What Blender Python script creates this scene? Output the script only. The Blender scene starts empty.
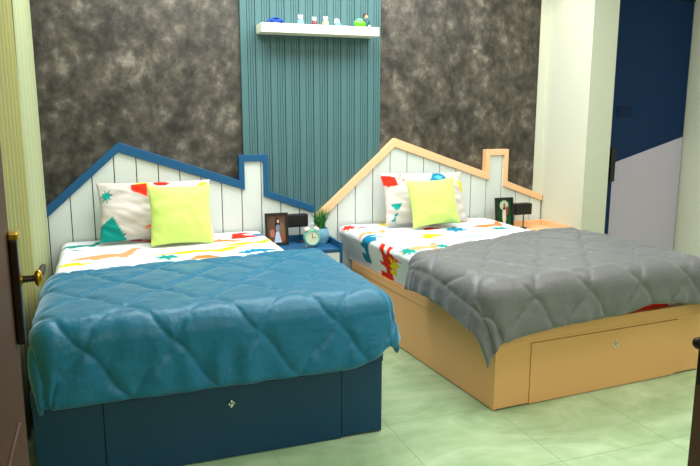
import bpy, bmesh, math, random
import numpy as np
from mathutils import Vector, Matrix, noise
random.seed(7)
C = bpy.context.scene.collection
PI = math.pi

# ------------------------------------------------------------------ camera
YAW, PITCH, ROLL = -.3519, -.1804, .0009
cam_d = bpy.data.cameras.new('camera'); cam = bpy.data.objects.new('camera', cam_d); C.objects.link(cam)
cam_d.sensor_width = 36; cam_d.lens = 36 * 680.37 / 700; cam_d.clip_start = .02
_f = Vector((-math.sin(YAW) * math.cos(PITCH), math.cos(YAW) * math.cos(PITCH), math.sin(PITCH)))
_r = Vector((math.cos(YAW), math.sin(YAW), 0)); _u = _r.cross(_f)
r2 = _r * math.cos(ROLL) + _u * math.sin(ROLL); u2 = -_r * math.sin(ROLL) + _u * math.cos(ROLL)
cam.matrix_world = Matrix(((r2.x, u2.x, -_f.x, .2771), (r2.y, u2.y, -_f.y, -4.8243), (r2.z, u2.z, -_f.z, 1.559), (0, 0, 0, 1)))
bpy.context.scene.camera = cam

# ------------------------------------------------------------------ light
def S(r, g, b):
    f = lambda c: (c / 255) / 12.92 if c / 255 <= .04045 else ((c / 255 + .055) / 1.055) ** 2.4
    return (f(r), f(g), f(b), 1)
W = bpy.data.worlds.new('world'); bpy.context.scene.world = W; W.use_nodes = True
W.node_tree.nodes['Background'].inputs[0].default_value = (.85, 1, .9, 1)
W.node_tree.nodes['Background'].inputs[1].default_value = .3
def area(name, loc, size, power, col, rot=(0, 0, 0)):
    l = bpy.data.lights.new(name, 'AREA'); l.shape = 'RECTANGLE'; l.size, l.size_y = size; l.energy = power; l.color = col
    o = bpy.data.objects.new(name, l); o.location = loc; o.rotation_euler = rot; C.objects.link(o); return o
area('ceiling_light_over_pillows', (1.7, -.75, 2.84), (3.2, .9), 68, (.97, 1, .98))
area('ceiling_light_over_floor', (2.6, -2.7, 2.84), (3.4, 1.2), 50, (1, 1, .93))
area('added_corridor_fill', (1.2, -5.6, 2.3), (2.2, 1.0), 20, (1, .97, .9), (math.radians(62), 0, 0))  # added fill behind the camera, not a known lamp; brightens the bed fronts
def spot(name, loc, target, power, col, ang, blend=.6):
    l = bpy.data.lights.new(name, 'SPOT'); l.energy = power; l.color = col; l.spot_size = math.radians(ang); l.spot_blend = blend; l.shadow_soft_size = .06
    o = bpy.data.objects.new(name, l); o.location = loc
    o.rotation_euler = (Vector(target) - Vector(loc)).to_track_quat('-Z', 'Y').to_euler(); C.objects.link(o)
spot('spot_corner', (3.45, -.35, 2.8), (3.7, .0, 1.5), 7, (1, .86, .66), 75)
vs = bpy.context.scene.view_settings
vs.view_transform = 'Standard'; vs.look = 'None'; vs.exposure = .47; vs.gamma = 1; vs.use_curve_mapping = False

# ------------------------------------------------------------------ materials
def mat(name, col, rough=.5, metal=0, coat=0, bump=None, spec=.5, sheen=0, tint=None):
    m = bpy.data.materials.new(name); m.use_nodes = True; nt = m.node_tree; b = nt.nodes['Principled BSDF']
    b.inputs['Base Color'].default_value = col; b.inputs['Roughness'].default_value = rough; b.inputs['Metallic'].default_value = metal
    b.inputs['Coat Weight'].default_value = coat; b.inputs['Specular IOR Level'].default_value = spec; b.inputs['Sheen Weight'].default_value = sheen
    if tint: b.inputs['Sheen Tint'].default_value = tint; b.inputs['Sheen Roughness'].default_value = .35
    if bump:
        sc, st = bump
        n = nt.nodes.new('ShaderNodeTexNoise'); n.inputs['Scale'].default_value = sc; n.inputs['Detail'].default_value = 5
        tc = nt.nodes.new('ShaderNodeTexCoord'); nt.links.new(tc.outputs['Object'], n.inputs['Vector'])
        bp = nt.nodes.new('ShaderNodeBump'); bp.inputs['Strength'].default_value = st; bp.inputs['Distance'].default_value = .01
        nt.links.new(n.outputs['Fac'], bp.inputs['Height']); nt.links.new(bp.outputs['Normal'], b.inputs['Normal'])
    return m
def ramp_mat(name, stops, scale, detail=8, rough=.6, distort=.5, stretch=(1, 1, 1), bump=.1, nrough=.6, spec=.5, second=None):
    m = mat(name, (1, 1, 1, 1), rough, spec=spec); nt = m.node_tree; b = nt.nodes['Principled BSDF']; L = nt.links.new
    tc = nt.nodes.new('ShaderNodeTexCoord'); mp = nt.nodes.new('ShaderNodeMapping'); mp.inputs['Scale'].default_value = stretch
    n = nt.nodes.new('ShaderNodeTexNoise'); n.inputs['Scale'].default_value = scale; n.inputs['Detail'].default_value = detail
    n.inputs['Roughness'].default_value = nrough; n.inputs['Distortion'].default_value = distort
    L(tc.outputs['Object'], mp.inputs['Vector']); L(mp.outputs['Vector'], n.inputs['Vector'])
    fac = n.outputs['Fac']
    if second:
        n2 = nt.nodes.new('ShaderNodeTexNoise'); n2.inputs['Scale'].default_value = second; n2.inputs['Detail'].default_value = 4
        L(mp.outputs['Vector'], n2.inputs['Vector'])
        mx = nt.nodes.new('ShaderNodeMix'); mx.inputs['Factor'].default_value = .3
        L(fac, mx.inputs['A']); L(n2.outputs['Fac'], mx.inputs['B']); fac = mx.outputs['Result']
    r = nt.nodes.new('ShaderNodeValToRGB'); e = r.color_ramp.elements
    e[0].position, e[0].color = stops[0]; e[1].position, e[1].color = stops[-1]
    for p, c in stops[1:-1]:
        x = e.new(p); x.color = c
    L(fac, r.inputs['Fac']); L(r.outputs['Color'], b.inputs['Base Color'])
    bp = nt.nodes.new('ShaderNodeBump'); bp.inputs['Strength'].default_value = bump; bp.inputs['Distance'].default_value = .01
    L(fac, bp.inputs['Height']); L(bp.outputs['Normal'], b.inputs['Normal'])
    return m
def vcol_mat(name, rough=.8, bump=None):
    m = mat(name, (1, 1, 1, 1), rough, bump=bump, spec=.2); nt = m.node_tree
    a = nt.nodes.new('ShaderNodeAttribute'); a.attribute_name = 'Col'
    nt.links.new(a.outputs['Color'], nt.nodes['Principled BSDF'].inputs['Base Color']); return m

M = dict(
    blue=mat('blue_laminate', S(24, 84, 128), .38, spec=.4),
    navy=mat('navy_laminate', S(6, 62, 98), .34, spec=.4),
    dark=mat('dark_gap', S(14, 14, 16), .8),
    wood=mat('peach_laminate', S(242, 182, 124), .42, spec=.35),
    wood2=mat('peach_trim', S(244, 196, 150), .42, spec=.35),
    white=mat('white_paint', S(214, 222, 218), .5, spec=.3),
    cream=mat('cream_wall', S(212, 215, 198), .8, bump=(60, .05), spec=.2),
    leftwall=mat('yellow_green_wall', S(150, 146, 66), .8, bump=(60, .05), spec=.2),
    ceil=mat('ceiling_white', S(225, 226, 220), .9),
    curtain=mat('curtain_shaded_tone', S(138, 136, 66), .85, sheen=.2),
    curtain_lit=mat('curtain_lit_tone', S(160, 168, 126), .85, sheen=.2),
    teal=mat('teal_batten', S(74, 110, 114), .45, spec=.35),
    tealgroove=mat('teal_groove', S(46, 72, 76), .6),
    shelf=mat('shelf_white', S(226, 226, 206), .5),
    black=mat('black_plastic', S(16, 14, 16), .4),
    chrome=mat('chrome', S(215, 215, 210), .2, metal=1),
    gold=mat('brass', S(200, 165, 60), .3, metal=1),
    bronze=mat('dark_bronze', S(40, 28, 20), .35, metal=.6),
    door=mat('dark_brown_wood', S(72, 38, 14), .6, bump=(8, .1)),
    dblue=mat('door_blue', S(4, 42, 86), .45, spec=.2),
    lav=mat('door_lavender', S(196, 186, 208), .45, spec=.3),
    green=mat('lime_cushion', S(206, 232, 122), .75, bump=(250, .15), spec=.2, sheen=.2),
    tealc=mat('teal_comforter', S(6, 104, 138), .42, bump=(45, .3), spec=.45, sheen=.8, tint=(.5, .72, 1, 1)),
    greyc=mat('grey_comforter', S(108, 108, 110), .45, bump=(45, .3), spec=.45, sheen=.5, tint=(.8, .86, 1, 1)),
    print=vcol_mat('printed_cotton', .85, (120, .15)),
    photo=vcol_mat('printed_photo', .25),
    mint=mat('mint_enamel', S(120, 205, 180), .3), face=mat('clock_face', S(228, 232, 205), .4),
    pink=mat('pale_pink', S(240, 206, 200), .3), pot=mat('pale_blue_ceramic', S(120, 175, 200), .25, coat=.4),
    leaf=mat('leaf_green', S(40, 120, 52), .5), leafy=mat('leaf_straw', S(170, 170, 80), .5), soil=mat('soil', S(50, 38, 28), .9),
    toyblue=mat('toy_blue', S(20, 70, 190), .25, coat=.5), toywin=mat('toy_window', S(20, 24, 50), .1),
    toylb=mat('toy_light_blue', S(110, 150, 225), .4), toyw=mat('toy_white', S(240, 240, 235), .4), toyr=mat('toy_red', S(120, 24, 40), .4),
    toyc=mat('toy_cream', S(232, 215, 130), .4), toyg=mat('toy_lime', S(90, 215, 20), .35), toydg=mat('toy_dark_teal', S(10, 70, 80), .4),
    toybr=mat('toy_brown', S(82, 44, 30), .5), skin=mat('toy_skin', S(215, 165, 130), .5), toym=mat('toy_mint', S(110, 220, 150), .4),
    wallgrey=ramp_mat('grey_plaster_wallpaper', [(.37, S(24, 22, 18)), (.46, S(54, 50, 43)), (.54, S(80, 74, 66)), (.68, S(140, 134, 122))], 5.2, 14, .5, .2, (1, 1, .9), .15, .74, second=15),
)
def floor_mat():
    m = ramp_mat('green_marble_tile', [(.3, S(138, 168, 128)), (.5, S(166, 192, 152)), (.62, S(184, 206, 170)), (.75, S(206, 222, 196))], 1.5, 9, .22, 1.6, (1, 1.6, 1), .02, .62, second=6)
    nt = m.node_tree; b = nt.nodes['Principled BSDF']; L = nt.links.new
    src = b.inputs['Base Color'].links[0].from_socket
    tc = nt.nodes.new('ShaderNodeTexCoord'); mp = nt.nodes.new('ShaderNodeMapping'); mp.inputs['Location'].default_value = (.25, .1, 0)
    br = nt.nodes.new('ShaderNodeTexBrick'); br.offset = 0; br.inputs['Scale'].default_value = 1; br.inputs['Mortar Size'].default_value = .0022
    br.inputs['Brick Width'].default_value = .6; br.inputs['Row Height'].default_value = .6
    L(tc.outputs['Object'], mp.inputs['Vector']); L(mp.outputs['Vector'], br.inputs['Vector'])
    mx = nt.nodes.new('ShaderNodeMix'); mx.data_type = 'RGBA'; mx.inputs[7].default_value = S(140, 166, 130)
    L(br.outputs['Fac'], mx.inputs[0]); L(src, mx.inputs[6]); L(mx.outputs[2], b.inputs['Base Color'])
    return m
M['floor'] = floor_mat()

# ------------------------------------------------------------------ helpers
def link(name, bm, m, parent=None, smooth=False, loc=None):
    me = bpy.data.meshes.new(name); bmesh.ops.recalc_face_normals(bm, faces=bm.faces); bm.to_mesh(me); bm.free()
    for x in (m if isinstance(m, (list, tuple)) else [m]): me.materials.append(x)
    o = bpy.data.objects.new(name, me); C.objects.link(o)
    if parent: o.parent = parent
    if loc: o.location = loc
    if smooth:
        for p in me.polygons: p.use_smooth = True
        if smooth != 'all':
            try: me.set_sharp_from_angle(angle=math.radians(40))
            except Exception: pass
    return o
def box(bm, x0, x1, y0, y1, z0, z1, bev=0, mi=0):
    vs_ = [bm.verts.new((x, y, z)) for x in (x0, x1) for y in (y0, y1) for z in (z0, z1)]
    fs = [bm.faces.new([vs_[i] for i in q]) for q in ((0, 1, 3, 2), (4, 6, 7, 5), (0, 4, 5, 1), (2, 3, 7, 6), (0, 2, 6, 4), (1, 5, 7, 3))]
    for f in fs: f.material_index = mi
    if bev:
        es = list({e for f in fs for e in f.edges})
        bmesh.ops.bevel(bm, geom=es, offset=bev, segments=2, affect='EDGES', profile=.6)
def B(*bs, bev=0):
    bm = bmesh.new()
    for b in bs: box(bm, *b[:6], bev=bev, mi=b[6] if len(b) > 6 else 0)
    return bm
def prism_y(bm, pts, y0, y1, mi=0):
    a = [bm.verts.new((x, y0, z)) for x, z in pts]; b = [bm.verts.new((x, y1, z)) for x, z in pts]; n = len(pts)
    fs = [bm.faces.new(a), bm.faces.new(b[::-1])] + [bm.faces.new((a[i], b[i], b[(i + 1) % n], a[(i + 1) % n])) for i in range(n)]
    for f in fs: f.material_index = mi
def lathe(bm, prof, n=24, mat4=None, mi=0):
    rings = []
    for r, z in prof:
        rings.append([bm.verts.new((0, 0, z))] if r < 1e-6 else [bm.verts.new((r * math.cos(2 * PI * i / n), r * math.sin(2 * PI * i / n), z)) for i in range(n)])
    for a, b in zip(rings, rings[1:]):
        for i in range(n):
            j = (i + 1) % n
            q = [a[0]] if len(a) == 1 else [a[i], a[j]]
            q += [b[0]] if len(b) == 1 else [b[j], b[i]]
            if len(q) >= 3: bm.faces.new(q).material_index = mi
    if mat4 is not None: bmesh.ops.transform(bm, matrix=mat4, verts=[v for r in rings for v in r])
def tube(bm, pts, rad, n=10, mi=0):
    pts = [Vector(p) for p in pts]; rings = []
    up = Vector((0, 0, 1))
    for i, p in enumerate(pts):
        t = (pts[min(i + 1, len(pts) - 1)] - pts[max(i - 1, 0)]).normalized()
        a = t.cross(up if abs(t.z) < .9 else Vector((1, 0, 0))).normalized(); b = t.cross(a)
        rr = rad[i] if isinstance(rad, (list, tuple)) else rad
        rings.append([bm.verts.new(p + (a * math.cos(2 * PI * k / n) + b * math.sin(2 * PI * k / n)) * rr) for k in range(n)])
    for a, b in zip(rings, rings[1:]):
        for k in range(n): bm.faces.new((a[k], a[(k + 1) % n], b[(k + 1) % n], b[k])).material_index = mi
    bm.faces.new(rings[0]).material_index = mi; bm.faces.new(rings[-1][::-1]).material_index = mi
def ball(bm, c, r, mi=0, seg=16):
    r = r if isinstance(r, (tuple, list)) else (r, r, r)
    res = bmesh.ops.create_uvsphere(bm, u_segments=seg, v_segments=seg // 2 + 2, radius=1, matrix=Matrix.Translation(c) @ Matrix.Diagonal((*r, 1)))
    for v in res['verts']:
        for f in v.link_faces: f.material_index = mi
def tagit(o, label, cat, group=None):
    o['label'] = label; o['category'] = cat
    if group: o['group'] = group
    return o
def thing(name, label, cat, loc=(0, 0, 0), rz=0, group=None):
    o = bpy.data.objects.new(name, None); o.empty_display_size = .1; C.objects.link(o); o.location = loc; o.rotation_euler = (0, 0, rz)
    return tagit(o, label, cat, group)
def structure(name, bm, m):
    o = link(name, bm, m); o['kind'] = 'structure'; return o

# ------------------------------------------------------------------ room
XL, XR, YB, YF, HC = -.14, 3.80, .06, -4.05, 2.88
XA, YD = 5.0, -.28            # alcove wall and door plane
structure('floor', B((XL - .12, XA + .12, -6.6, .4, -.1, 0)), M['floor'])
structure('ceiling', B((XL - .12, XA + .12, -6.6, .4, HC, HC + .1)), M['ceil'])
structure('wall_back', B((XL - .12, XR + .2, YB, YB + .12, 0, HC)), M['cream'])
structure('trim_1', B((XL + .001, 1.25, YB - .003, YB, 0, HC)), M['wallgrey'])
structure('trim_2', B((2.30, 3.725, YB - .003, YB, 0, HC)), M['wallgrey'])
structure('wall_left', B((XL - .12, XL, -6.6, YB, 0, HC)), M['leftwall'])
structure('wall_right', B((XR, 4.03, -.5, YB, 0, HC)), M['cream'])
structure('wall_alcove', B((XA, XA + .12, -6.6, YD + .12, 0, HC)), M['cream'])
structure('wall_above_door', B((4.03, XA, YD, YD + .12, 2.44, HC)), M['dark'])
structure('wall_front', B((XL, .03, YF - .1, YF, 0, HC), (1.95, XA, YF - .1, YF, 0, HC), (.03, 1.95, YF - .1, YF, 2.3, HC)), M['cream'])
structure('wall_corridor', B((XL, XA, -6.6, -6.5, 0, HC)), M['cream'])

# fluted teal panel between the two headboards
bm = bmesh.new(); x0, x1 = 1.246, 2.306
box(bm, x0, x1, .045, .058, 0, HC, mi=1)
n = 10; P = (x1 - x0) / n
for i in range(n):
    a = x0 + i * P
    for (u, w, y) in ((.03, .43, .036), (.49, .145, .036), (.66, .145, .036), (.83, .145, .036)):
        box(bm, a + u * P, a + (u + w) * P, y, .046, 0, HC, bev=.0015)
structure('trim_3', bm, [M['teal'], M['tealgroove']])

# door far right, blue over lavender
d = bmesh.new()
XD0, XD1 = 4.06, 4.985
def zl(x): return 1.13 + (x - 4.295) * (1.325 - 1.13) / (4.978 - 4.295)
prism_y(d, [(XD0, 0), (4.262, 0), (4.262, zl(4.262)), (XD1, zl(XD1)), (XD1, 2.435), (XD0, 2.435)], YD, YD + .04)
prism_y(d, [(4.262, 0), (XD1, 0), (XD1, zl(XD1)), (4.262, zl(4.262))], YD, YD + .04, 1)
dr = structure('door_1', d, [M['dblue'], M['lav']])
link('door_handle', B((4.215, 4.262, YD - .03, YD, .97, 1.245), bev=.004), M['black'], dr)['label'] = 'black vertical pull handle'
link('reflection_patch', B((4.27, 4.42, YD - .006, YD, 1.50, 1.58), bev=.002), mat('reflection_blue', S(3, 32, 70), .5, spec=.2), dr)  # darker blue patch standing in for a reflection on the door

# entrance door leaves in the foreground, opened inward
def lever(parent, x, y, z, sx, long=False):
    h = link('handle_plate', B((min(x, x + sx * .016), max(x, x + sx * .016), y - .015, y + .015, z - .135, z + .085), bev=.004), M['bronze'], parent)
    link('plate_cap', B((min(x, x + sx * .02), max(x, x + sx * .02), y - .018, y + .018, z + .085, z + .1), bev=.004), M['gold'], h)
    if sx < 0:
        b = bmesh.new(); tube(b, [(x + sx * .014, y, z), (x + sx * .03, y, z)], .008, 12); ball(b, (x + sx * .036, y, z), (.014, .018, .018))
        link('knob', b, M['bronze'], h, True); return
    b = bmesh.new(); tube(b, [(x + sx * .014, y, z), (x + sx * .036, y, z), (x + sx * .046, y + .008, z), (x + sx * .050, y + .03, z), (x + sx * .050, y + .12, z - .004)], [.008, .007, .008, .009, .008], 12)
    l = link('lever', b, M['bronze'], h, True)
    b = bmesh.new(); ball(b, (x + sx * .049, y + .0, z), (.009, .010, .018)); tube(b, [(x + sx * .016, y, z), (x + sx * .020, y, z)], .011, 16)
    link('lever_ferrule', b, M['gold'], h, True)
def leaf(name, label, x, y0, y1, sx, hx, hy, hz):
    t = thing(name, label, 'door', (x, y0, 0)); X = lambda v: v - x; Y = lambda v: v - y0
    b = B((-.018, .018, 0, y1 - y0, .012, 2.26), bev=.003)
    for z0, z1 in ((.18, .95), (1.15, 2.1)):
        for s in (-1, 1):
            box(b, *sorted((s * .017, s * .024)), .10, y1 - y0 - .12, z0, z1, bev=.003)
    link('door_leaf', b, M['door'], t)
    lever(t, sx * .019, Y(hy), hz, sx)
    for z in (.25, 1.1, 2.0):
        b = bmesh.new(); tube(b, [(0, -.006, z - .05), (0, -.006, z + .05)], .008); link('hinge', b, M['bronze'], t, True)
leaf('entrance_door', 'dark brown entrance door leaf with brass lever handle, standing open at the left edge', .076, YF + .02, -3.30, 1, .09, -3.322, 1.215)
leaf('entrance_door', 'dark brown entrance door leaf standing open at the right edge, beside the peach bed', 1.945, YF + .02, -3.36, -1, 0, -3.39, .885)

# left wall curtain in two lengths; light and shade put into their colours
def curtain(ya, yb, base, amp, folds, m, label):
    b = bmesh.new(); N = 200; rows = 14; g = []
    for j in range(rows + 1):
        z = .02 + (2.7 - .02) * j / rows; row = []
        for i in range(N + 1):
            u = i / N; y = ya + (yb - ya) * u
            x = XL + base(u) + amp(u) * math.sin(u * 2 * PI * folds + .3 * math.sin(z * 2))
            row.append(b.verts.new((x, y, z)))
        g.append(row)
    for j in range(rows):
        for i in range(N): b.faces.new((g[j][i], g[j][i + 1], g[j + 1][i + 1], g[j + 1][i]))
    o = link('curtain', b, m, None, 'all'); tagit(o, label, 'curtain', 'curtains on the left wall')
    sd = o.modifiers.new('s', 'SOLIDIFY'); sd.thickness = .003; return o
curtain(-.008, -.80, lambda u: .046 - .006 * u, lambda u: .028 - .008 * u, 4.5, M['curtain_lit'], 'back length of the left wall curtain, lit tone given as pale green')
curtain(-.815, -1.88, lambda u: .030 - .020 * u, lambda u: .010 * (1 - u) + .003, 9, M['curtain'], 'nearer length of the left wall curtain, shaded tone given as olive yellow')
b = bmesh.new(); tube(b, [(XL + .045, .05, 2.72), (XL + .045, -1.95, 2.72)], .011, 12)
rod = link('curtain_rod', b, M['chrome'], None, True); tagit(rod, 'metal rod carrying the pale green curtain above the left corner', 'curtain rod')

# ------------------------------------------------------------------ headboards
def clip(poly, xa, xb):
    def half(p, f, inter):
        out = []
        for i in range(len(p)):
            a, c = p[i], p[(i + 1) % len(p)]
            if f(a): out.append(a)
            if f(a) != f(c): out.append(inter(a, c))
        return out
    it = lambda X: (lambda a, c: (X, a[1] + (c[1] - a[1]) * (X - a[0]) / (c[0] - a[0])))
    p = half(poly, lambda q: q[0] >= xa, it(xa)); return half(p, lambda q: q[0] <= xb, it(xb)) if p else []
def headboard(xoff, xl, frame_m, label):
    t = thing('headboard', label, 'headboard', (xoff, 0, 0))
    s1, s2 = .878, -.35
    zo = lambda x: 1.338 + (x - .399) * (s1 if x < .399 else s2)
    outer = [(xl, zo(xl)), (.399, 1.338), (1.207, zo(1.207)), (1.207, 1.235), (1.42, 1.235), (1.42, .972), (1.767, .844)]
    k = .062
    zi = lambda x: zo(x) - (.074 if x < .399 else .056)
    inner = [(xl, zo(xl) - .075), (.397, 1.272), (1.246, .985), (1.246, 1.188), (1.382, 1.188), (1.382, .932), (1.767, .794)]
    bm = bmesh.new(); a, c, e, f = [], [], [], []
    for (q, lst) in ((outer, a), (inner, c)):
        for x, z in q: lst.append(bm.verts.new((x, 0, z)))
    for (q, lst) in ((outer, e), (inner, f)):
        for x, z in q: lst.append(bm.verts.new((x, .056, z)))
    for i in range(6):
        bm.faces.new((a[i], a[i + 1], c[i + 1], c[i])); bm.faces.new((e[i], f[i], f[i + 1], e[i + 1]))
        bm.faces.new((a[i], e[i], e[i + 1], a[i + 1])); bm.faces.new((c[i], c[i + 1], f[i + 1], f[i]))
    for i in (0, 6): bm.faces.new((a[i], c[i], f[i], e[i]))
    o = link('house_frame', bm, frame_m, t); o['label'] = 'house-shaped outline frame with roof and chimney'
    bv = o.modifiers.new('b', 'BEVEL'); bv.width = .002; bv.segments = 2; bv.limit_method = 'ANGLE'
    # boards, clipped to the inner outline
    low = [(x, z + .012) for x, z in inner]
    zt = lambda x: float(np.interp(x, [p[0] for p in low], [p[1] for p in low]))
    bm = bmesh.new()
    x = -.065 - .1433 * math.ceil((-.065 - xl) / .1433); pw = .1433; g_ = .0065
    cuts = []
    while x < 1.767: cuts.append((max(x + g_ / 2, xl), min(x + pw - g_ / 2, 1.765))); x += pw
    for xa, xb in cuts:
        if xb - xa < .006: continue
        bp = sorted({xa, xb} | {p[0] for p in low if xa < p[0] < xb})
        segs = list(zip(bp, bp[1:]))
        for p, q in segs:
            m_ = (p + q) / 2
            def zz(xx):
                if 1.246 <= m_ <= 1.382: return 1.195
                return zt(xx) if (m_ < 1.246 or m_ > 1.382) and abs(xx - 1.246) > 1e-6 and abs(xx - 1.382) > 1e-6 else (.992 if abs(xx - 1.246) < 1e-6 else .94)
            prism_y(bm, [(p, .01), (q, .01), (q, zz(q)), (p, zz(p))], .016, .034)
        bmesh.ops.remove_doubles(bm, verts=bm.verts, dist=1e-5)
    link('plank_panel', bm, M['white'], t)['label'] = 'white vertical plank boards with dark joints'
    bm = bmesh.new()
    for (p, q) in ((xl, .397), (.397, 1.246), (1.246, 1.382), (1.382, 1.765)):
        zp, zq = (1.195, 1.195) if p == 1.246 else ((zt(p) if p != 1.382 else .94), (zt(q) if q != 1.246 else .992))
        prism_y(bm, [(p, .01), (q, .01), (q, zq), (p, zp)], .036, .055)
    link('joint_shade_board', bm, M['dark'], t)  # near-black colour stands in for the shade inside the plank joints
    return t
headboard(0, -.136, M['blue'], 'blue-framed white plank headboard shaped like a house roof with chimney')
headboard(2.019, -.235, M['wood2'], 'peach-framed white plank headboard shaped like a house roof with chimney')

# ------------------------------------------------------------------ beds
BW, BL, RIM = 1.5, 1.958, .425
def bed(loc, rz, side_m, face_m, label, xa=0.):
    t = thing('storage_bed', label, 'bed', loc, rz)
    Lh = -.012 if not rz else -.10; F = -BL
    link('side_panel', B((xa + .004, xa + .022, F + .004, Lh, .006, .362), bev=.0015), side_m, t)
    link('side_panel', B((BW - .022, BW - .004, F + .004, Lh, .006, .362), bev=.0015), side_m, t)
    bm = bmesh.new()       # foot panel with an opening for the drawer
    for q in ((xa + .022, .226, .010, .362), (1.290, BW - .022, .010, .362), (.226, 1.290, .347, .362)): box(bm, q[0], q[1], F + .004, F + .022, q[2], q[3])
    link('foot_panel', bm, face_m, t)
    link('plinth', B((xa + .03, BW - .03, F + .03, Lh - .02, 0, .012)), M['dark'], t)
    link('drawer_recess', B((.226, 1.290, F + .024, F + .03, .008, .36)), M['dark'], t)
    rm = bmesh.new()
    for q in ((xa, xa + .05, F, Lh), (BW - .05, BW, F, Lh), (xa + .05, BW - .05, F, F + .05), (xa + .05, BW - .05, Lh - .03, Lh)):
        box(rm, *q, .364, RIM)
    r = link('top_rail', rm, face_m, t); bv = r.modifiers.new('b', 'BEVEL'); bv.width = .002; bv.segments = 2; bv.limit_method = 'ANGLE'
    link('slat_deck', B((xa + .05, BW - .05, F + .05, Lh - .03, .37, .398)), M['wood'], t)
    dw = link('drawer', B((.2292, 1.2862, F, F + .02, .004, .3440), bev=.0012), face_m, t)
    kb = bmesh.new(); rot = Matrix.Translation((.765 if not rz else .81, F, .262)) @ Matrix.Rotation(PI / 2, 4, 'X')
    pts = [(0, .026), (.02, 0), (0, -.026), (-.02, 0)]
    va = [kb.verts.new(rot @ Vector((x, y, .0005))) for x, y in pts]; vb = [kb.verts.new(rot @ Vector((x * .75, y * .75, .006))) for x, y in pts]
    kb.faces.new(vb)
    for i in range(4): kb.faces.new((va[i], va[(i + 1) % 4], vb[(i + 1) % 4], vb[i]))
    kb.faces.new(va[::-1])
    lathe(kb, [(0, .006), (.009, .006), (.009, .014), (.006, .018), (0, .018)], 16, rot)
    link('drawer_knob', kb, M['chrome'], dw, True)['label'] = 'small chrome diamond-shaped knob'
    return t
bed((0, 0, 0), 0, M['navy'], M['navy'], 'dark blue storage bed with a wide drawer in its foot', -.045)
RZ = .0561; RO = (2.019, 0)
bed((RO[0], RO[1], 0), RZ, M['wood'], M['wood'], 'peach wood storage bed with a wide drawer in its foot')

# ------------------------------------------------------------------ drape function
RHO = .07
def drape(s, t, xm0, xm1, yfoot, zt, flare, rho=RHO):
    """s across, t along (0 at head, positive to the foot); arrays -> points"""
    a = np.where(s < xm0, xm0 - s, np.where(s > xm1, s - xm1, 0.)); sg = np.where(s < xm0, -1., 1.)
    b = np.maximum(0, t + yfoot)                      # yfoot negative
    d = np.hypot(a, b); dd = np.maximum(d, 1e-9)
    ang = np.minimum(d / rho, PI / 2); off = rho * np.sin(ang); dz = rho * (1 - np.cos(ang))
    e = np.maximum(0, d - rho * PI / 2)
    fl = flare(s, t) if callable(flare) else flare
    off = off + fl * e; dz = dz + e * np.sqrt(1 - fl ** 2)
    X = np.clip(s, xm0, xm1) + sg * a / dd * off; Y = -(np.minimum(t, -yfoot) + b / dd * off); Z = zt - dz
    return X, Y, Z, d
def grid_normals(X, Y, Z):
    P = np.stack([X, Y, Z], -1); du = np.gradient(P, axis=0); dv = np.gradient(P, axis=1)
    n = np.cross(du, dv); n /= np.linalg.norm(n, axis=-1, keepdims=True) + 1e-12
    return n
def grid_mesh(name, P, m, parent=None, loc=None, col=None):
    nu, nv = P.shape[:2]; me = bpy.data.meshes.new(name)
    idx = np.arange(nu * nv).reshape(nu, nv)
    F = np.stack([idx[:-1, :-1], idx[1:, :-1], idx[1:, 1:], idx[:-1, 1:]], -1).reshape(-1, 4)
    me.from_pydata(P.reshape(-1, 3).tolist(), [], F.tolist()); me.materials.append(m)
    me.polygons.foreach_set('use_smooth', np.ones(len(F), bool))
    if col is not None:
        at = me.color_attributes.new('Col', 'FLOAT_COLOR', 'POINT')
        at.data.foreach_set('color', np.concatenate([col.reshape(-1, 3), np.ones((nu * nv, 1))], 1).astype(np.float32).ravel())
    me.update(); o = bpy.data.objects.new(name, me); C.objects.link(o)
    if parent: o.parent = parent
    if loc: o.location = loc
    return o
def vnoise(s, t, sc, seed=0):
    f = np.vectorize(lambda a, b: noise.noise(Vector((a * sc, b * sc, seed * 7.3))))
    return f(s, t)

# ------------------------------------------------------------------ printed motifs
DINO = [(0, .1), (.12, .22), (.3, .33), (.45, .38), (.6, .34), (.7, .3), (.8, .48), (.86, .6), (.97, .6), (1, .53), (.92, .48), (.88, .33), (.82, .18), (.76, .12), (.76, 0), (.66, 0), (.63, .12), (.42, .1), (.4, 0), (.3, 0), (.28, .12), (.14, .08)]
STEG = [(0, .06), (.1, .2), (.16, .34), (.24, .24), (.3, .44), (.38, .32), (.46, .52), (.54, .36), (.62, .46), (.68, .3), (.8, .26), (.98, .22), (1, .12), (.86, .1), (.76, .1), (.75, 0), (.66, 0), (.62, .1), (.36, .1), (.34, 0), (.25, 0), (.22, .1), (.1, .08)]
REX = [(.3, 0), (.42, 0), (.42, .2), (.5, .25), (.58, 0), (.7, 0), (.66, .3), (.72, .5), (.86, .48), (.84, .56), (.7, .62), (.72, .74), (.96, .76), (1, .9), (.9, 1), (.64, 1), (.55, .9), (.52, .7), (.38, .5), (.2, .34), (0, .3), (.2, .22), (.32, .16)]
LEAF = [(0, .5), (.22, .56), (.1, .82), (.34, .7), (.42, 1), (.52, .74), (.8, .94), (.7, .64), (1, .6), (.74, .44), (.92, .16), (.62, .32), (.54, 0), (.42, .3), (.14, .12), (.28, .4)]
VOLC = [(0, 0), (.3, .8), (.42, .74), (.52, .84), (.66, .78), (1, 0)]
def lin(*c): return np.array(S(*c)[:3])
TEAL_, ORG, YEL, RED, BLU, GRN, PCH, GRY = lin(12, 148, 140), lin(250, 128, 60), lin(244, 216, 20), lin(228, 44, 22), lin(20, 128, 168), lin(60, 180, 130), lin(250, 160, 110), lin(196, 192, 190)
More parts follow.
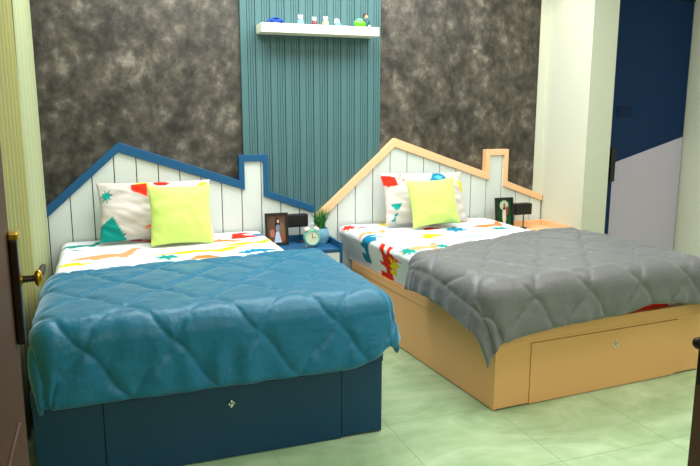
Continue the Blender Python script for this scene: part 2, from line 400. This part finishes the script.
def inside(poly, X, Y):
    r = np.zeros(X.shape, bool); n = len(poly)
    for i in range(n):
        x1, y1 = poly[i]; x2, y2 = poly[(i + 1) % n]
        if y1 == y2: continue
        c = ((y1 > Y) != (y2 > Y)) & (X < (x2 - x1) * (Y - y1) / (y2 - y1) + x1); r ^= c
    return r
def paint(col, X, Y, motifs):
    for poly, cx, cy, w, h, rot, c in motifs:
        dx, dy = X - cx, Y - cy; ca, sa = math.cos(rot), math.sin(rot)
        u = (dx * ca + dy * sa) / w + .5; v = (-dx * sa + dy * ca) / h + .5
        if poly is None: k = (u - .5) ** 2 + (v - .5) ** 2 < .25
        else: k = inside(poly, u, v)
        col[k] = c
    return col

# ------------------------------------------------------------------ mattresses
def mattress(loc, rz, xm0, xm1, label, motifs, seed):
    zt, y0, yf = .685, -.012, -1.925; zb = RIM + .0015; rho = .05
    ins = .0
    s = np.concatenate([np.linspace(xm0 - .30, xm0 + .03, 34), np.arange(xm0 + .038, xm1 - .03, .0082), np.linspace(xm1 - .03, xm1 + .30, 30)])
    t = np.concatenate([np.arange(-.012, 1.15, .0085), np.arange(1.16, 1.80, .04), np.linspace(1.81, 2.21, 46)])
    Sg, T = np.meshgrid(s, t, indexing='ij')
    a = np.array(drape(Sg, T, xm0 + rho, xm1 - rho, yf + rho, zt, .0, rho)[:3])
    X, Y, Z = a; Y = np.minimum(Y, y0)
    nrm = grid_normals(X, Y, Z)
    if nrm[len(s) // 2, 20, 2] < 0: nrm = -nrm
    w = vnoise(Sg, T, 3.2, seed) * .008 + vnoise(Sg * 1.0, T * 2.2, 9, seed + 1) * .0035
    side = np.clip((zt - Z) / .1, 0, 1)
    w = w + side * (.006 * np.sin(T * 26 + 5 * vnoise(Sg, T, 2, seed + 2)) * vnoise(Sg, T, 5, seed + 3) * 2)
    P = np.stack([X, Y, np.maximum(Z, zb)], -1)
    low = (Z <= zb + .03)
    P += nrm * np.where(low, 0, w)[..., None]
    P[..., 0] = np.clip(P[..., 0], xm0 - .008, xm1 + .008)
    if rz: P[..., 0] += .13 * np.clip((-P[..., 1] - .95) / .7, 0, 1) ** 1.5 * np.clip(P[..., 0] - .7, 0, 1) * 2
    lz = np.clip((.66 - P[..., 2]) / .22, 0, 1)          # the sheet bulges out over the rail near the top
    P[..., 0] = np.maximum(P[..., 0], (.012 if rz else xm0 - .008) * lz + (xm0 - .008) * (1 - lz))
    P[..., 1] = np.minimum(P[..., 1], y0 - P[..., 0] * math.tan(rz))
    col = np.ones(Sg.shape + (3,)) * lin(232, 234, 240)
    paint(col, Sg, -T, [(p, x, y, w_, h_ * (1.5 if xm0 < x < xm1 else 1.15), r_, c) for p, x, y, w_, h_, r_, c in motifs])
    o = grid_mesh('mattress', P, M['print'], None, None, col)
    o.location = (loc[0], loc[1], 0); o.rotation_euler = (0, 0, rz)
    tagit(o, label, 'mattress')
    return o
# (poly, x, y, width, height, rot, colour); y is minus the distance from the headboard
mot_left = [
    (DINO, .12, -.10, .34, .16, .1, TEAL_), (DINO, .28, -.42, .44, .30, .05, PCH), (DINO, .82, -.53, .62, .17, 0, YEL), (None, .60, -.15, .13, .12, .2, YEL), (REX, .57, -.17, .20, .22, 1.2, RED),
    (VOLC, .71, -.19, .13, .12, 0, RED), (STEG, .10, -.66, .20, .16, 0, YEL), (LEAF, .62, -.72, .2, .13, 0, TEAL_), (STEG, 1.02, -.25, .34, .15, 0, ORG), (LEAF, .78, -.22, .2, .1, 0, BLU),
    (VOLC, 1.20, -.12, .28, .16, .2, RED), (None, 1.24, -.13, .09, .05, 0, lin(232, 234, 240)), (LEAF, 1.30, -.16, .12, .1, 0, BLU), (DINO, 1.17, -.37, .40, .16, .05, YEL), (STEG, 1.16, -.63, .26, .17, 0, BLU),
    (VOLC, .84, -.76, .2, .08, 0, ORG), (DINO, .16, -.90, .4, .16, 0, TEAL_), (STEG, .10, -.26, .1, .07, .2, BLU), (LEAF, 1.38, -.74, .1, .14, 0, ORG), (DINO, .45, -.88, .4, .14, 0, BLU), (STEG, 1.05, -.85, .3, .12, 0, TEAL_)]
mot_right = [
    (DINO, .05, -.30, .3, .17, 0, PCH), (STEG, .33, -.55, .22, .24, .4, YEL), (REX, -.11, -.50, .30, .26, 1.57, BLU), (REX, -.19, -.80, .42, .26, 1.57, RED), (REX, -.19, -.88, .22, .12, 1.57, YEL), (DINO, .10, -.90, .36, .22, 0, PCH),
    (VOLC, .52, -.36, .16, .10, 0, RED), (LEAF, .66, -.50, .22, .15, .2, BLU), (DINO, .66, -.14, .26, .1, 0, TEAL_), (DINO, .98, -.36, .40, .2, .1, ORG), (LEAF, 1.00, -.58, .2, .08, 0, TEAL_), (LEAF, .87, -.2, .16, .09, 0, PCH),
    (STEG, .92, -.09, .28, .14, 0, PCH), (DINO, 1.25, -.46, .30, .17, 0, YEL), (STEG, .60, -.74, .3, .08, 0, GRN), (LEAF, .25, -1.0, .12, .1, 0, TEAL_), (STEG, 1.24, -.2, .18, .1, 0, BLU), (LEAF, -.02, -.10, .14, .12, 0, RED),
    (DINO, .05, -.12, .1, .08, 0, RED), (VOLC, .98, -2.07, .34, .18, 0, RED), (LEAF, -.02, -1.05, .12, .16, 0, TEAL_), (None, .30, -.06, .12, .06, 0, YEL), (STEG, 1.3, -.7, .22, .1, 0, ORG)]
mattress((0, 0), 0, .002, 1.36, 'mattress in white dinosaur-print sheet on the dark blue bed', mot_left, 1)
mattress(RO, RZ, -.07, 1.205, 'mattress in white dinosaur-print sheet on the peach bed', mot_right, 5)

# ------------------------------------------------------------------ comforters
def comforter(loc, rz, m, label, xm0, xm1, yfoot, s0, s1, t0, t1, flare, seed, fs=1.0, puffh=.0135):
    nu, nv = 230, 200
    U, V = np.meshgrid(np.linspace(0, 1, nu), np.linspace(0, 1, nv), indexing='ij')
    s = s0(V) + (s1(V) - s0(V)) * U; t = t0(U) + (t1(U) - t0(U)) * V
    ztop = .699
    X, Y, Z, d = drape(s, t, xm0, xm1, yfoot, ztop, flare, .085)
    n = grid_normals(X, Y, Z)
    if n[nu // 2, 40, 2] < 0: n = -n
    # ogee quilting
    Pq = .36
    wob = .035 * np.sin(2 * PI * t / (Pq * 1.25)); 
    p1 = (s + .80 * t) / Pq + .032 * np.sin(2 * PI * (s - .8 * t) / Pq); p2 = (s - .80 * t) / Pq - .032 * np.sin(2 * PI * (s + .8 * t) / Pq) + .1
    f = lambda p: np.abs(p - np.round(p)) * Pq * .62
    bs = np.minimum(s - s0(V), s1(V) - s); bh = np.minimum(t - t0(U), t1(U) - t)
    ds = np.minimum(f(p1), f(p2)); inb = (bs > .13)
    ds = np.where(inb, ds, .09); ds = np.minimum(ds, np.abs(bs - .13)); 
    ds = np.minimum(ds, np.abs(t - t0(U) - .10) + .004)
    puff = puffh * (1 - np.exp(-ds / .013))
    wr = np.exp(-ds / .05) * .005 * vnoise(s * 1.0, t * 1.0, 22, seed) + .005 * vnoise(s, t, 4.5, seed + 1) + .003 * vnoise(s, t, 12, seed + 4)
    # gathered folds on what hangs
    per = np.where(t + yfoot > 0, s, t)
    hang = np.clip((d - .06) / .22, 0, 1)
    fold = hang * (.011 * np.sin(per * 44 + 3 * vnoise(s, t, 2.5, seed + 2)) * (vnoise(s, t, 3, seed + 3) + .45) + .012 * vnoise(per, per * 0 + .3, 6, seed + 6))
    edge = np.clip(np.minimum(bs, bh) / .035, 0, 1); edge = np.sqrt(1 - (1 - edge) ** 2)
    h = .007 + (puff * (.5 + .5 * edge)) + .006 * edge + wr * edge + fold * fs
    top = d < .03
    h = np.where(top, np.maximum(h, .006), np.maximum(h, .0))
    P = np.stack([X, Y, Z], -1) + n * h[..., None]
    th = .008 + .016 * edge
    Pin = np.stack([X, Y, Z], -1) + n * np.minimum(h - .006, .001 + hang * 0 + fold * hang)[..., None] * 1.0
    me_ = bmesh.new()
    A = [[me_.verts.new(P[i, j]) for j in range(nv)] for i in range(nu)]
    st = 1
    Bv = [[me_.verts.new(Pin[i, j]) for j in range(nv)] for i in range(nu)]
    for i in range(nu - 1):
        for j in range(nv - 1):
            me_.faces.new((A[i][j], A[i + 1][j], A[i + 1][j + 1], A[i][j + 1])); me_.faces.new((Bv[i][j], Bv[i][j + 1], Bv[i + 1][j + 1], Bv[i + 1][j]))
    for i in range(nu - 1):
        for j in (0, nv - 1): me_.faces.new((A[i][j], A[i + 1][j], Bv[i + 1][j], Bv[i][j]))
    for j in range(nv - 1):
        for i in (0, nu - 1): me_.faces.new((A[i][j], A[i][j + 1], Bv[i][j + 1], Bv[i][j]))
    o = link('comforter', me_, m, None, 'all'); o.location = (loc[0], loc[1], 0); o.rotation_euler = (0, 0, rz)
    return tagit(o, label, 'comforter')
ss = lambda x: np.clip(x, 0, 1) ** 2 * (3 - 2 * np.clip(x, 0, 1))
# teal one, hanging over the foot and both sides
comforter((0, 0), 0, M['tealc'], 'teal quilted comforter spread over the dark blue bed', .066, 1.455, -1.905,
          lambda V: -.19 + .0 * V, lambda V: 1.455 + .33 - .02 * np.sin(V * 9) * V - .09 * ss((V - .82) / .18),
          lambda U: 1.07 - .20 * U + .012 * np.sin(U * 14), lambda U: 1.905 + .375 - .13 * ss((U - .78) / .22) - .06 * ss((.12 - U) / .12),
          lambda s, t: np.where(s < .6, .0 + .12 * np.clip((t - 1.9) / .1, 0, 1), .12 + .13 * np.clip((s - 1.3) / .1, 0, 1)) + 0 * s, 3, fs=.6)
# grey one, its near corner slipping down the rail
comforter(RO, RZ, M['greyc'], 'grey quilted comforter spread over the peach bed', -.02, 1.36, -1.93,
          lambda V: -.02 - .275 + .035 * np.sin(V * 5.5 + .4) - .0 * V, lambda V: 1.36 + .27 + 0 * V,
          lambda U: 1.20 - .33 * ss(U * 1.2) * .9 - .03 * U + .03 * np.exp(-((U - .2) / .1) ** 2) + .01 * np.sin(U * 17), lambda U: 1.93 + .275 + .10 * np.exp(-(U / .30) ** 2) - .012 * np.sin(U * 9) - .022 * np.exp(-((U - .66) / .06) ** 2) + .03 * ss((U - .75) / .1),
          lambda s, t: np.where(s < .6, .10, .05) + 0 * s, 11)

# ------------------------------------------------------------------ pillows and cushions
def pillow(name, label, cat, w, h, th, loc, rot, m, motifs=None, base=None, seed=0, pinch=.10, wr=.004):
    n = 72 if motifs else 44
    u = np.sin(np.linspace(-PI / 2, PI / 2, n)) * .5 + np.linspace(-1, 1, n) * .5
    U, V = np.meshgrid(u, u, indexing='ij')
    ox = w / 2 * U * (1 - pinch * (1 - V ** 2) * np.abs(U) ** 3); oz = h / 2 * V * (1 - pinch * (1 - U ** 2) * np.abs(V) ** 3)
    prof = np.clip((1 - np.abs(U) ** 2.6) * (1 - np.abs(V) ** 2.6), 0, 1) ** .55
    k = vnoise(U, V, 2.2, seed) * wr * 2 + vnoise(U + V * .6, V, 5, seed + 1) * wr
    # soft creases from the corners
    cr = wr * .8 * np.sin((U * V) * 16 + seed) * np.clip(np.abs(U * V) * 1.6, 0, 1)
    Yf = -(th / 2 * prof + (k + cr) * np.clip(prof * 2, 0, 1)); Yb = th / 2 * prof
    me = bmesh.new()
    A = [[me.verts.new((ox[i, j], Yf[i, j], oz[i, j])) for j in range(n)] for i in range(n)]
    Bk = [[A[i][j] if i in (0, n - 1) or j in (0, n - 1) else me.verts.new((ox[i, j], Yb[i, j], oz[i, j])) for j in range(n)] for i in range(n)]
    for i in range(n - 1):
        for j in range(n - 1):
            me.faces.new((A[i][j], A[i + 1][j], A[i + 1][j + 1], A[i][j + 1]))
            f = (Bk[i][j], Bk[i][j + 1], Bk[i + 1][j + 1], Bk[i + 1][j])
            if len(set(f)) == 4 and not all(v in (A[i][j], A[i + 1][j], A[i + 1][j + 1], A[i][j + 1]) for v in f): me.faces.new(f)
    o = link(name, me, m, None, 'all')
    if motifs:
        co = np.zeros(len(o.data.vertices) * 3); o.data.vertices.foreach_get('co', co); co = co.reshape(-1, 3)
        col = np.ones((len(co), 3)) * base; X = co[:, 0] / w + .5; Z = co[:, 2] / h + .5
        paint(col, X, Z, motifs)
        at = o.data.color_attributes.new('Col', 'FLOAT_COLOR', 'POINT')
        at.data.foreach_set('color', np.concatenate([col, np.ones((len(col), 1))], 1).astype(np.float32).ravel())
    o.location = loc; o.rotation_euler = rot
    return tagit(o, label, cat)
wh = lin(208, 201, 196)
pillow('pillow', 'white pillow with a teal dinosaur print, leaning on the blue headboard', 'pillow', .74, .40, .15, (.615, -.150, .892), (-.36, .0, 0), M['print'],
       [([(.05, .62), (.5, 1), (1, .0), (.0, 0), (0, .4)], .12, .20, .23, .40, 0, TEAL_), (DINO, .13, .10, .2, .2, 0, TEAL_), (LEAF, .08, .74, .11, .24, 0, TEAL_), (None, .385, .90, .12, .16, 0, YEL), ([(0, .9), (1, 1), (.9, 0), (.1, .4)], .36, .82, .15, .26, 0, RED), (None, .55, .93, .14, .09, 0, RED), (LEAF, .93, .86, .14, .22, 0, YEL), (None, .80, .90, .05, .05, 0, GRY), (STEG, .5, .3, .3, .25, .2, ORG)], wh, 2, .05, .010)
pillow('pillow', 'white pillow with red and blue prints, leaning on the peach headboard', 'pillow', .70, .40, .15, (2.60, -.155, .890), (-.36, .02, .02), M['print'],
       [([(0, 1), (.9, .85), (1, .1), (.3, 0), (.1, .2)], .085, .82, .16, .24, 0, RED), (None, .20, .86, .03, .06, 0, PCH), (None, .24, .82, .02, .05, 0, RED), (None, .22, .93, .02, .04, 0, RED), (VOLC, .12, .30, .13, .16, PI, TEAL_), (REX, .09, .1, .09, .18, 0, TEAL_), (VOLC, .66, .90, .25, .22, 0, BLU), (None, .66, .86, .1, .08, 0, lin(90, 190, 210)), (VOLC, .945, .66, .12, .26, PI, YEL), (STEG, .6, .3, .3, .25, .2, ORG)], wh, 8, .05, .009)
pillow('cushion', 'lime green square cushion in front of the pillow on the dark blue bed', 'cushion', .405, .395, .13, (.752, -.345, .882), (-.30, .02, .04), M['green'], None, None, 4, .07, .004)
pillow('cushion', 'lime green square cushion in front of the pillow on the peach bed', 'cushion', .40, .355, .13, (2.580, -.345, .878), (-.30, -.045, .02), M['green'], None, None, 6, .09, .004)

# ------------------------------------------------------------------ nightstands
def nightstand(loc, w, m, label, over=.12):
    t = thing('nightstand', label, 'nightstand', loc); D = .40
    link('top', B((-over, w - .022, -D, -.022, .572, .592), bev=.0015), m, t)
    link('raised_edge', B((-over, w - .022, -.020, -.002, .572, .636), (w - .020, w, -D, -.002, .572, .636), bev=.0015), m, t)
    link('side_panel', B((w - .020, w, -D, -.002, .0, .571), bev=.0015), m, t)
    link('side_panel', B((0, .018, -D, -.002, .0, .571), bev=.0015), m, t)
    link('back_panel', B((.019, w - .021, -.012, -.002, .05, .571)), M['white'], t)
    for z0, z1 in ((.06, .305), (.312, .566)):
        d_ = link('drawer', B((.020, w - .022, -D + .004, -.05, z0, z1), bev=.0015), M['white'], t); d_['label'] = 'white drawer front'
        b = bmesh.new(); lathe(b, [(0, 0), (.006, 0), (.006, .012), (.012, .018), (.010, .024), (0, .026)], 14, Matrix.Translation((w / 2, -D + .0035, (z0 + z1) / 2)) @ Matrix.Rotation(PI / 2, 4, 'X'))
        link('drawer_knob', b, M['chrome'], d_, True)
    return t
nightstand((1.512, 0, 0), .336, M['blue'], 'blue nightstand with a raised edge between the two beds')
nightstand((3.555, 0, 0), .243, M['wood2'], 'peach nightstand with a raised edge against the right wall', .30)
ZN = .5925

# ------------------------------------------------------------------ small objects
def photo_frame(loc, rz, w, h, label, motifs, base, lean=-.12):
    t = thing('photo_frame', label, 'photo frame', loc, rz)
    R = Matrix.Rotation(lean, 4, 'X')
    bm = B((-w / 2, -w / 2 + .016, -.014, 0, 0, h), (w / 2 - .016, w / 2, -.014, 0, 0, h), (-w / 2 + .016, w / 2 - .016, -.014, 0, 0, .016), (-w / 2 + .016, w / 2 - .016, -.014, 0, h - .016, h), (-w / 2 + .014, w / 2 - .014, -.004, -.001, .014, h - .014))
    bmesh.ops.transform(bm, matrix=R, verts=bm.verts); bmesh.ops.translate(bm, vec=(0, 0, .002), verts=bm.verts)
    link('frame', bm, M['black'], t)
    n = 56; X, Z = np.meshgrid(np.linspace(-w / 2 + .017, w / 2 - .017, n), np.linspace(.017, h - .017, n), indexing='ij')
    P = np.stack([X, np.full_like(X, -.006), Z], -1); Rm = np.array(R.to_3x3()); P = P @ Rm.T; P[..., 2] += .002
    col = np.ones(X.shape + (3,)) * base; paint(col, X / (w - .034) + .5, (Z - .017) / (h - .034), motifs)
    grid_mesh('photograph', P, M['photo'], t, None, col)
    bm = bmesh.new(); dd = h * .34; prism_y(bm, [(-.012, 0), (.012, 0), (.012, h * .72), (-.012, h * .72)], 0, .003)
    bmesh.ops.transform(bm, matrix=Matrix.Translation((0, dd * .72, .003)) @ Matrix.Rotation(.30, 4, 'X'), verts=bm.verts)
    link('easel_back', bm, M['black'], t)
    return t
br, sk, dk = lin(96, 70, 56), lin(206, 160, 140), lin(40, 30, 34)
photo_frame((1.440, -.140, ZN), -.03, .168, .232, 'black framed photo of a person in a white skirt, on the blue nightstand',
            [(None, .75, .4, .4, .7, 0, lin(120, 96, 70)), (None, .55, .72, .26, .4, 0, dk), (None, .58, .78, .13, .14, 0, sk), (None, .56, .54, .2, .3, 0, lin(120, 130, 150)), (VOLC, .55, .26, .42, .5, 0, lin(190, 200, 225)), (None, .25, .35, .25, .3, 0, lin(176, 110, 90)), (None, .85, .2, .2, .3, 0, lin(150, 80, 60))], br)
photo_frame((3.327, -.150, ZN), -.03, .165, .262, 'black framed photo of a couple on grass, beside the peach nightstand',
            [(None, .5, .8, .6, .35, 0, lin(180, 190, 170)), (None, .5, .42, .26, .62, 0, lin(215, 200, 190)), (None, .52, .78, .16, .18, 0, lin(150, 90, 70)), (None, .7, .62, .14, .3, 0, lin(150, 60, 60)), (None, .5, .1, .3, .16, 0, lin(150, 190, 200))], lin(26, 66, 34)).name = 'photo_frame'
def lamp(loc, label, sx=1):
    t = thing('table_lamp', label, 'lamp', loc)
    b = bmesh.new(); lathe(b, [(0, 0), (.030, 0), (.030, .006), (.025, .010), (0, .010)], 28); link('base', b, M['black'], t, True)
    b = bmesh.new(); tube(b, [(0, 0, .009), (0, 0, .125)], .005); link('stem', b, M['black'], t, True)
    b = B((-.10, .055, -.035, .035, .118, .21), bev=.006); link('lamp_shade', b, M['black'], t)['label'] = 'black box-shaped shade'
    return t
lamp((1.628, -.075, ZN), 'black table lamp with a box-shaped shade behind the mint alarm clock')
lamp((3.519, -.13, ZN), 'black table lamp with a box-shaped shade on the peach nightstand')

t = thing('alarm_clock', 'small mint twin-bell alarm clock on the blue nightstand', 'clock', (1.655, -.285, ZN + .004), -.05)
RX = Matrix.Translation((0, 0, .068)) @ Matrix.Rotation(PI / 2, 4, 'X')
b = bmesh.new(); lathe(b, [(0, -.026), (.05, -.026), (.057, -.018), (.057, .02), (.054, .026), (.048, .026), (.047, .020), (0, .020)], 36, RX); link('case', b, M['mint'], t, True)
b = bmesh.new(); lathe(b, [(0, .0195), (.0465, .0195), (.0465, .0215), (0, .0215)], 36, RX); fc = link('dial', b, M['face'], t, True)
b = bmesh.new(); box(b, -.0015, .0015, -.024, -.0225, .068, .098); box(b, 0, .022, -.024, -.0225, .0665, .0695); link('hand', b, M['black'], fc)
for s in (-1, 1):
    m4 = Matrix.Translation((s * .033, 0, .122)) @ Matrix.Rotation(s * .5, 4, 'Y')
    b = bmesh.new(); lathe(b, [(.024, 0), (.022, .010), (.014, .018), (0, .021), (0, .019), (.012, .015), (.02, .008), (.022, 0), (.024, 0)], 24, m4); tube(b, [m4 @ Vector((0, 0, -.014)), m4 @ Vector((0, 0, .018))], .003); link('bell', b, M['pink'], t, True)
    b = bmesh.new(); tube(b, [(s * .03, 0, .022), (s * .042, 0, .0)], [.005, .004]); link('foot', b, M['chrome'], t, True)
b = bmesh.new(); tube(b, [(.03 * math.cos(a), 0, .145 + .022 * math.sin(a)) for a in np.linspace(0, PI, 12)], .0025); link('carry_handle', b, M['chrome'], t, True)

t = thing('potted_plant', 'grassy green plant in a pale blue pot behind the alarm clock', 'plant', (1.765, -.155, ZN))
b = bmesh.new(); lathe(b, [(0, 0), (.042, 0), (.058, .03), (.062, .065), (.056, .10), (.052, .112), (.047, .112), (.05, .098), (0, .094)], 32); link('pot', b, M['pot'], t, True)
b = bmesh.new(); lathe(b, [(0, .0945), (.047, .0985), (.03, .102), (0, .103)], 20); link('soil', b, M['soil'], t, True)
def blades(k, m, hmin, hmax, spread, seed, x0=0):
    rnd = random.Random(seed); b = bmesh.new()
    for i in range(k):
        a = rnd.uniform(0, 2 * PI); L_ = rnd.uniform(hmin, hmax); sp = rnd.uniform(.1, 1) * spread; r0 = rnd.uniform(0, .03); w = rnd.uniform(.0025, .0042)
        prev = None
        for q in range(7):
            f = q / 6; c = Vector((math.cos(a) * (r0 + sp * f ** 1.7) + x0 * f, math.sin(a) * (r0 + sp * .6 * f ** 1.7), .1 + L_ * f - sp * .35 * f ** 3))
            ww = w * (1 - f ** 2) + .0004; sd_ = Vector((-math.sin(a + i), math.cos(a + i), 0)) * ww
            cur = (b.verts.new(c + sd_), b.verts.new(c - sd_))
            if prev: b.faces.new((prev[0], prev[1], cur[1], cur[0]))
            prev = cur
    return b
link('grass_blades', blades(110, 0, .10, .19, .10, 3), M['leaf'], t)
link('straw_blades', blades(8, 0, .16, .21, .08, 9, .04), M['leafy'], t)['label'] = 'yellowish grass blades'

# ------------------------------------------------------------------ wall shelf and what stands on it
SX0, SX1, SZ = 1.360, 2.222, 2.135
tagit(link('wall_shelf', B((SX0, SX1, -.135, .033, SZ - .062, SZ), bev=.003), M['shelf']), 'narrow white floating shelf on the teal panel', 'shelf')
Z0 = SZ + .0006; YS = -.075
t = thing('toy_car', 'small blue toy car on the left end of the white shelf', 'toy car', (1.475, YS, Z0))
b = bmesh.new(); prism_y(b, [(-.056, .008), (.056, .008), (.058, .020), (.05, .026), (.03, .029), (.016, .040), (-.022, .041), (-.038, .030), (-.056, .027), (-.058, .016)], -.022, .022)
bmesh.ops.bevel(b, geom=list(b.edges), offset=.003, segments=2, affect='EDGES'); link('body', b, M['toyblue'], t, True)
b = B((-.02, .014, -.0228, .0228, .029, .037)); link('window_glass', b, M['toywin'], t)
for x in (-.034, .034):
    for y in (-.021, .021):
        b = bmesh.new(); lathe(b, [(0, -.004), (.010, -.004), (.010, .004), (0, .004)], 16, Matrix.Translation((x, y, .010)) @ Matrix.Rotation(PI / 2, 4, 'X')); link('wheel', b, M['black'], t, True)
def figurine(x, y, label, bodym, headm, s=1., ears=True, bottom=None):
    t = thing('figurine', label, 'figurine', (x, y, Z0), 0, None)
    b = bmesh.new(); lathe(b, [(0, 0), (.017 * s, 0), (.019 * s, .008 * s), (.015 * s, .024 * s), (.009 * s, .033 * s), (0, .035 * s)], 20)
    for q in (-1, 1):
        ball(b, (q * .016 * s, -.002, .020 * s), (.006 * s, .006 * s, .011 * s)); ball(b, (q * .009 * s, -.010 * s, .006 * s), (.008 * s, .010 * s, .006 * s))
    link('body', b, bodym, t, True)
    b = bmesh.new(); ball(b, (0, -.002, .046 * s), (.016 * s, .015 * s, .0155 * s))
    if ears:
        for q in (-1, 1): ball(b, (q * .012 * s, 0, .058 * s), .0055 * s, seg=10)
    h = link('head', b, headm, t, True)
    for q in (-1, 1):
        b = bmesh.new(); ball(b, (q * .006 * s, -.0165 * s, .048 * s), .0018 * s, seg=8); link('eye', b, M['black'], h, True)
    return t
figurine(1.652, YS, 'small figurine with white head and light blue body beside the toy car on the shelf', M['toylb'], M['toyw'], 1.08)
figurine(1.752, YS, 'small figurine with white head and dark red body, on the white shelf', M['toyr'], M['toyw'], .92)
figurine(1.836, YS, 'small cream-coloured figurine with a white head on the white shelf', M['toyc'], M['toyw'], 1.02)
t = thing('figurine', 'small round pale blue and white figurine beside the cream one on the shelf', 'figurine', (1.923, YS, Z0))
b = bmesh.new(); ball(b, (.004, 0, .018), (.022, .018, .018)); ball(b, (.018, -.008, .008), (.008, .010, .008)); ball(b, (-.010, -.010, .007), (.008, .010, .007)); link('body', b, M['toylb'], t, True)
b = bmesh.new(); ball(b, (-.004, -.003, .038), (.018, .016, .016)); ball(b, (-.020, 0, .030), (.004, .007, .010)); ball(b, (.013, .0, .032), (.004, .007, .010)); link('head', b, M['toyw'], t, True)
t = thing('toy_animal', 'bright lime green rounded toy on the right part of the white shelf', 'toy', (2.095, YS, Z0))
b = bmesh.new(); ball(b, (0, 0, .026), (.044, .026, .026)); ball(b, (-.030, -.006, .030), (.018, .018, .018))
for q in (-1, 1): ball(b, (q * .026, -.014, .008), (.013, .014, .008))
link('body', b, M['toyg'], t, True)
b = bmesh.new(); ball(b, (-.004, 0, .048), (.026, .020, .014)); link('hood', b, M['toym'], t, True)
for q in (-1, 1):
    b = bmesh.new(); ball(b, (-.032 + q * .009, -.022, .037), .004, seg=10); link('eye', b, M['toyw'], t, True)
t = thing('figurine', 'small brown-haired doll in dark teal behind the lime green toy on the shelf', 'figurine', (2.150, YS + .01, Z0))
b = bmesh.new(); lathe(b, [(0, 0), (.020, 0), (.022, .01), (.018, .04), (.012, .06), (0, .064)], 20); ball(b, (-.018, -.006, .044), (.012, .008, .008)); ball(b, (.018, -.004, .036), (.006, .007, .014)); link('body', b, M['toydg'], t, True)
b = bmesh.new(); ball(b, (-.004, -.003, .075), (.014, .014, .015)); hd = link('head', b, M['skin'], t, True)
b = bmesh.new(); ball(b, (-.005, .004, .084), (.018, .016, .016)); ball(b, (-.012, .002, .097), (.010, .010, .007)); link('hair', b, M['toybr'], hd, True)
b = bmesh.new(); ball(b, (.014, -.020, .010), (.008, .009, .010)); link('shoe', b, M['toyw'], t, True)

GROUPS = dict(headboard='house-shaped headboards behind the beds', storage_bed='storage beds side by side', mattress='mattresses in printed sheets', comforter='quilted comforters on the beds',
              pillow='printed pillows against the headboards', cushion='lime green cushions on the beds', nightstand='nightstands beside the beds', photo_frame='black photo frames on the nightstands',
              table_lamp='black table lamps on the nightstands', figurine='figurines on the white shelf', entrance_door='open entrance door leaves')
for o in bpy.data.objects:
    k = o.name.split('.')[0]
    if k in GROUPS and not o.parent and 'label' in o: o['group'] = GROUPS[k]
